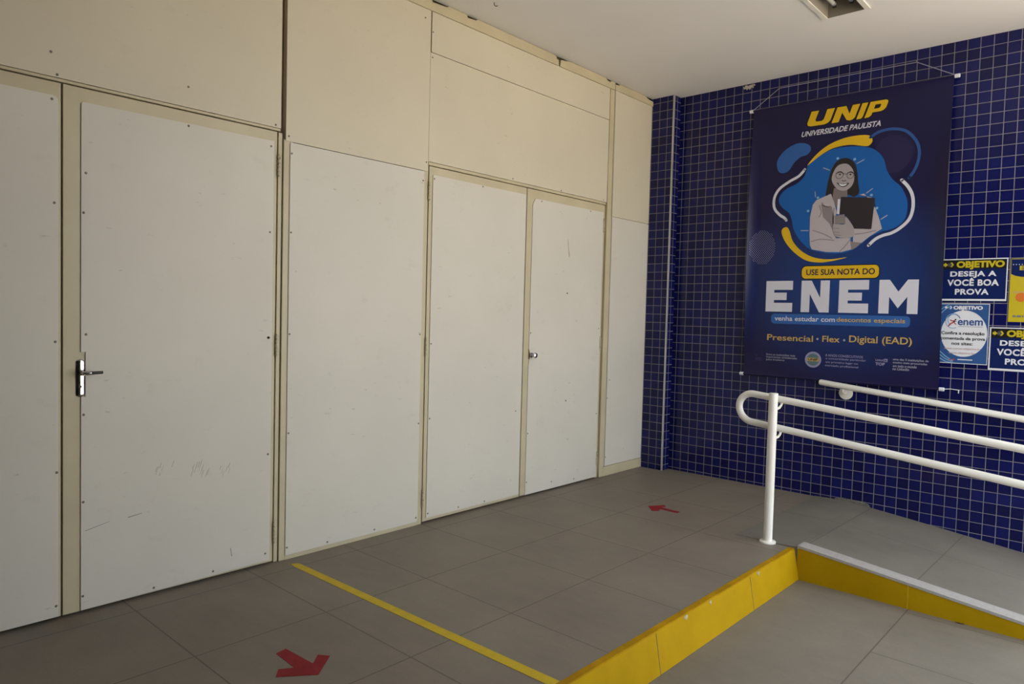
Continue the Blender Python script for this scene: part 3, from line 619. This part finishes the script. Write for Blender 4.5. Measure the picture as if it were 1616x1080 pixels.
for L in ([(1.3552, 2.0735), (1.3687, 2.0254), (1.3547, 1.9951)], [(1.3696, 2.0958), (1.3937, 2.0665), (1.4315, 2.0634)], [(1.3161, 1.903), (1.3865, 1.8754), (1.4485, 1.8409)], [(1.3078, 1.8243), (1.3729, 1.8369), (1.4642, 1.8246)], [(1.5743, 1.8307), (1.5399, 1.7825), (1.5047, 1.7454)], [(1.4546, 2.05), (1.4517, 1.9417), (1.4784, 1.8394)], [(1.60, 1.86), (1.66, 1.865), (1.73, 1.878)]): fl.stroke(L, .006, 4)
fl.build('coat_folds', m['coat2'], pt)
Print(S).poly([(1.4982, 2.1234), (1.7175, 2.0978), (1.7035, 1.8895), (1.5931, 1.8983), (1.546, 1.9815), (1.4935, 2.0084)], 7).build('folder', m['folder'], pt)
Print(S).poly([(1.4781, 2.1098), (1.4952, 2.1083), (1.4922, 2.0046), (1.4751, 2.0059)], 7).build('folder_pages', m['white'], pt)
Print(S).poly([(1.4644, 1.9951), (1.5269, 2.0021), (1.537, 1.9362), (1.4669, 1.9368)], 10).build('phone', m['phone'], pt)
fg = Print(S)
for L in ([(1.459, 1.9102), (1.498, 1.904)], [(1.4602, 1.883), (1.4954, 1.8772)], [(1.4737, 1.8629), (1.5073, 1.8572)]): fg.stroke(L, .004, 10, 0)
fg.build('finger_lines', m['coat2'], pt)
for c_ in ((1.4646, 2.3922), (1.5764, 2.3729), (1.6936, 2.1187), (1.7309, 2.0281), (1.3413, 2.1319), (1.2767, 2.0434)): Print(S).disc(c_, .0092, 2).build('white_spot', m['lblue'], bn)
for L in ([(1.3708, 2.3377), (1.4133, 2.3173)], [(1.5921, 2.3422), (1.6374, 2.363)], [(1.6613, 2.1351), (1.6988, 2.1615)], [(1.7598, 1.9516), (1.7964, 1.9749)], [(1.3202, 2.1747), (1.324, 2.139)], [(1.2336, 1.9062), (1.2834, 1.9033)]): Print(S).stroke(L, .006, 2, 0).build('dash_mark', m['pale'], bn)
# headline
Print(S).poly(rounded(1.246, 1.768, 1.554, 1.654, .034, 6), 1).build('pill_outline', m['black2'], bn)
Print(S).poly(rounded(1.251, 1.763, 1.560, 1.648, .030, 6), 2).build('yellow_pill', m['iyellow'], bn)
Print(S).text('USE SUA NOTA DO', 1.283, 1.738, 1.584, 1.626, 3, .018).build('pill_lettering', m['navy'], bn)
E_ = [(0, 0), (0, 1), (1, 1), (1, .71), (.31, .71), (.31, .62), (.78, .62), (.78, .38), (.31, .38), (.31, .29), (1, .29), (1, 0)]
N2 = [(0, 0), (0, 1), (.36, 1), (.68, .46), (.68, 1), (1, 1), (1, 0), (.66, 0), (.31, .58), (.31, 0)]
M2 = [(0, 0), (0, 1), (.27, 1), (.5, .65), (.73, 1), (1, 1), (1, 0), (.73, 0), (.73, .50), (.5, .16), (.27, .50), (.27, 0)]
hd = Print(S)
for P, x0, x1 in ((E_, .9945, 1.1915), (N2, 1.2530, 1.4485), (E_, 1.5120, 1.7050), (M2, 1.7690, 2.0050)): hd.poly([(x0 + u * (x1 - x0), 1.3205 + v_ * .2255) for u, v_ in P], 1)
hd.build('headline_letters', m['white'], bn)
Print(S).poly(rounded(1.040, 1.965, 1.2325, 1.3055, .026, 6), 1).build('blue_pill', m['mblue'], bn)
Print(S).text('venha estudar com', 1.066, 1.493, 1.2545, 1.289, 2, .014).build('slogan_lettering', m['white'], bn)
Print(S).text('descontos especiais', 1.503, 1.936, 1.2485, 1.289, 2, .014).build('slogan_lettering', m['gold'], bn)
for w_, a_, b_, c_, d_ in (('Presencial', 1.0165, 1.3495, 1.1085, 1.1525), ('Flex', 1.4135, 1.531, 1.1125, 1.156), ('Digital (EAD)', 1.593, 1.981, 1.1045, 1.166)): Print(S).text(w_, a_, b_, c_, d_, 1, .012).build('modes_lettering', m['gold'], bn)
for c_ in ((1.3799, 1.1313), (1.5606, 1.1306)): Print(S).disc(c_, .0075, 1).build('bullet_dot', m['pale'], bn)
for x0, x1 in ((.896, 1.272), (1.286, 1.737), (1.747, 2.110)):
    z0, z1 = .915, 1.036; Print(S).poly([(x0, z0), (x1, z0), (x1, z1), (x0, z1)], 1, [[(x0 + .002, z0 + .002), (x1 - .002, z0 + .002), (x1 - .002, z1 - .002), (x0 + .002, z1 - .002)]]).build('note_box', m['boxline'], bn)
def lines(rows, bold=.012):
    q = Print(S)
    for body, x0, x1, z in rows: q.text(body, x0, x1, z - .0075, z + .0095, 2, bold)
    return q
lines([('Entre as instituições mais', 1.015, 1.228, 1.000), ('importantes consideradas', 1.015, 1.243, .981), ('pelos brasileiros', 1.016, 1.152, .962)], .006).build('note_lettering', m['pale'], bn)
lines([('8 ANOS CONSECUTIVOS', 1.441, 1.687, 1.019), ('a universidade particular', 1.442, 1.7085, .995), ('em primeiro lugar no', 1.443, 1.657, .970), ('mercado profissional', 1.441, 1.660, .946)]).build('note_lettering', m['dots'], bn)
lines([('uma das 5 instituições de', 1.874, 2.083, 1.016), ('ensino mais procuradas', 1.874, 2.076, .995), ('em todo o mundo', 1.875, 2.016, .974), ('no LinkedIn', 1.874, 1.972, .954)]).build('note_lettering', m['pale'], bn)
q = Print(S).text('Linked', 1.767, 1.816, 1.0005, 1.0145, 2, .02).text('TOP', 1.767, 1.826, .971, .991, 2, .04).poly(rect(1.8195, 1.8405, .9965, 1.0175), 2)
q.build('note_emblem', m['dots'], bn)
Print(S).text('in', 1.8235, 1.8365, 1.0, 1.014, 3, .03).build('note_emblem_letters', m['navy'], bn)
q = Print(S).poly(rounded(.932, .986, .950, .976, .006), 2).stroke([(.930, .995), (.943, .989)], .009, 2, 0).disc((.984, 1.004), .005, 2)
q.build('note_emblem', m['dots2'], bn)
bd = Print(S).disc((1.3557, .9831), .057, 2, 28).build('seal', m['dots'], bn)
Print(S).disc((1.3557, .9831), .043, 3, 28).build('seal_field', m['badge'], bd)
Print(S).poly(rect(1.315, 1.396, .972, .995), 4).build('seal_band', m['gold'], bd)
Print(S).text('UNIP', 1.322, 1.389, .975, .992, 5, .03).build('seal_letters', m['navy'], bd)

# ------------------------------------------------------------------ paper signs on the tiles
def flat(y): return lambda x, z: y
def arrows(q1, q2, x, z, s_, k):
    """double arrow mark: a solid arrow head with a tail and a ring-like second head"""
    q1.poly([(x, z - .3 * s_), (x, z + .3 * s_), (x + .35 * s_, z + .3 * s_), (x + .35 * s_, z + .62 * s_), (x + 1.0 * s_, z), (x + .35 * s_, z - .62 * s_), (x + .35 * s_, z - .3 * s_)], k)
    q1.poly([(x + 1.55 * s_, z - .60 * s_), (x + 1.95 * s_, z - .60 * s_), (x + 2.35 * s_, z), (x + 1.95 * s_, z + .60 * s_), (x + 1.55 * s_, z + .60 * s_), (x + 1.95 * s_, z)], k)
    q2.ring((x + 1.40 * s_, z), .46 * s_, .10 * s_, k, .46 * s_, 20)
    q2.poly([(x + 1.15 * s_, z - .1 * s_), (x + 1.15 * s_, z + .1 * s_), (x + 1.4 * s_, z + .1 * s_), (x + 1.4 * s_, z + .26 * s_), (x + 1.68 * s_, z), (x + 1.4 * s_, z - .26 * s_), (x + 1.4 * s_, z - .1 * s_)], k)
SY = YW - .0035
def wish_sign(x0, x1, z0, z1, label):
    t = thing('paper_sign', ((x0 + x1) / 2, YW, z0), label, 'sign', 'good luck signs on the blue tiles')
    MB().box(x0, x1, SY, YW - .0002, z0, z1).build('sheet', m['paper'], t)
    W, H = x1 - x0, z1 - z0; X = lambda u: x0 + u * W; Z = lambda v: z0 + v * H
    Print(flat(SY)).poly(rect(X(.022), X(.985), Z(.045), Z(.975)), 1).build('blue_field', m['sblue'], t)
    Print(flat(SY)).poly(rect(X(.022), X(.985), Z(.755), Z(.975)), 1.6).build('dark_band', m['black2'], t)
    a, b = Print(flat(SY)), Print(flat(SY)); arrows(a, b, X(.045), Z(.862), W * .068, 2.6); a.text('OBJETIVO', X(.245), X(.955), Z(.785), Z(.945), 2.6, .05)
    a.build('brand_lettering', m['syellow'], t); b.build('brand_arrow', m['greyink'], t)
    Print(flat(SY)).text('DESEJA A', X(.155), X(.845), Z(.578), Z(.705), 2, .035, 0, 1.08).text('VOCÊ BOA', X(.115), X(.885), Z(.355), Z(.545), 2, .035, 0, 1.08).text('PROVA', X(.24), X(.745), Z(.145), Z(.285), 2, .035, 0, 1.08).build('message_lettering', m['paper'], t)
    return t
t1 = wish_sign(2.117, 2.475, 1.4105, 1.6745, 'landscape blue sign beside the banner, above the white leaflet')
t2 = t1.copy(); COL.objects.link(t2); t2.location = t1.location + Vector((.283, 0, -.4255)); t2['label'] = 'landscape blue sign below the yellow leaflet, cut off by the photo edge'
for ch in list(t1.children):
    c2 = ch.copy(); COL.objects.link(c2); c2.parent = t2
# white leaflet
t = thing('paper_leaflet', (2.262, YW, 1.012), 'white and blue portrait leaflet with an oval, right of the banner bottom', 'leaflet')
x0, x1, z0, z1 = 2.1285, 2.394, 1.0125, 1.3925; Fy = flat(SY)
MB().box(x0, x1, SY, YW - .0002, z0, z1).build('sheet', m['paper'], t)
ell = [(2.2625 + .1255 * math.cos(a * math.pi / 24), 1.2035 + .1465 * math.sin(a * math.pi / 24)) for a in range(48)]
Print(Fy).poly(rect(x0 + .003, x1 - .003, z0 + .004, z1 - .004), 1, [ell]).build('blue_field', m['pblue'], t)
for i in range(3): Print(Fy).stroke([(2.133, 1.09 - i * .022), (2.17, 1.055 - i * .016), (2.21, 1.03 - i * .006)], .006, 1.6).build('ribbon_line', m['lblue'], t)
for i in range(2): Print(Fy).stroke([(2.133, 1.33 + i * .024), (2.15, 1.35 + i * .02), (2.175, 1.372 + i * .012)], .005, 1.6).build('ribbon_line', m['lblue'], t)
a, b = Print(Fy), Print(Fy); arrows(a, b, 2.152, 1.3675, .0175, 2.2); a.text('OBJETIVO', 2.1995, 2.358, 1.3545, 1.3785, 2.2, .05)
Print(Fy).poly(rect(2.236, 2.316, 1.036, 1.042), 2.2).build('faint_print', m['paper'], t)
a.build('brand_lettering', m['paper'], t); b.build('brand_arrow', m['lblue'], t)
g = Print(Fy)
g.stroke([(2.2015 + .041 * math.cos(math.radians(d_)), 1.282 + .046 * math.sin(math.radians(d_))) for d_ in range(25, 300, 15)], .004, 2)
g.stroke([(2.206 + .033 * math.cos(math.radians(d_)), 1.288 + .036 * math.sin(math.radians(d_))) for d_ in range(20, 250, 15)], .004, 2); g.build('swirl', m['lblue'], t)
Print(Fy).stroke([(2.177, 1.248), (2.186, 1.262), (2.198, 1.270), (2.210, 1.280)], .007, 2.4).stroke([(2.186, 1.288), (2.198, 1.283), (2.210, 1.284)], .005, 2.4).stroke([(2.206, 1.280), (2.211, 1.268), (2.218, 1.262)], .005, 2.4).build('runner', m['redink'], t)
Print(Fy).disc((2.2145, 1.2905), .005, 2.4).stroke([(2.203, 1.282), (2.22, 1.278)], .003, 2.6, 0).build('runner_head', m['black2'], t)
Print(Fy).text('enem', 2.2275, 2.362, 1.2555, 1.2895, 2, .02).build('exam_lettering', m['pblue'], t)
Print(Fy).poly(rect(2.23, 2.362, 1.2468, 1.2488), 2).build('underline', m['pblue'], t)
Print(Fy).text('Confira a resolução', 2.139, 2.374, 1.191, 1.2165, 2, .022).text('comentada da prova', 2.136, 2.378, 1.157, 1.182, 2, .022).text('nos sites:', 2.199, 2.314, 1.130, 1.1495, 2, .022).build('message_lettering', m['black2'], t)
Print(Fy).text('www.curso-objetivo.br', 2.157, 2.360, 1.0965, 1.1155, 2, .006).text('www.objetivo.br', 2.184, 2.329, 1.069, 1.087, 2, .006).build('address_lettering', m['pinkink'], t)
for x_ in (2.196, 2.214): Print(Fy).disc((x_, 1.036), .006, 2).build('small_emblem', m['redink'], t)
# yellow leaflet
t = thing('paper_leaflet', (2.62, YW, 1.284), 'bright yellow leaflet with a navy heading at the right edge', 'leaflet')
x0, x1, z0, z1 = 2.4895, 2.752, 1.2845, 1.6665
MB().box(x0, x1, SY, YW - .0002, z0, z1).build('sheet', m['syellow'], t)
Print(Fy).poly([(x0 + .003, 1.575), (2.515, 1.5635), (2.545, 1.557), (2.62, 1.553), (x1 - .03, 1.5635), (x1 - .003, 1.58), (x1 - .003, z1 - .003), (x0 + .003, z1 - .003)], 1).build('navy_heading', m['sblue'], t)
q = Print(Fy)
for i in range(17): q.disc((2.503 + i * .0145, 1.6315), .0028, 2, 8)
q.build('dotted_line', m['paper'], t)
Print(Fy).text('E', 2.5345, 2.562, 1.597, 1.623, 2, .04).build('heading_lettering', m['syellow'], t)
Print(Fy).ring((2.62, 1.53), .085, .003, .6, .045).poly([(2.497, 1.457), (2.515, 1.472), (2.72, 1.470), (2.735, 1.459)], 1).build('laptop', m['gold'], t)
for x_ in (2.549,): Print(Fy).disc((x_, 1.4335), .0275, 2, 24).build('orange_round', m['orange'], t)
for x_, w_ in ((2.512, .016), (2.532, .022), (2.559, .008), (2.572, .03), (2.608, .014), (2.628, .034), (2.668, .02)): Print(Fy).poly(rect(x_, x_ + w_, 1.313, 1.325), 2).build('faint_print', m['greyink'], t)
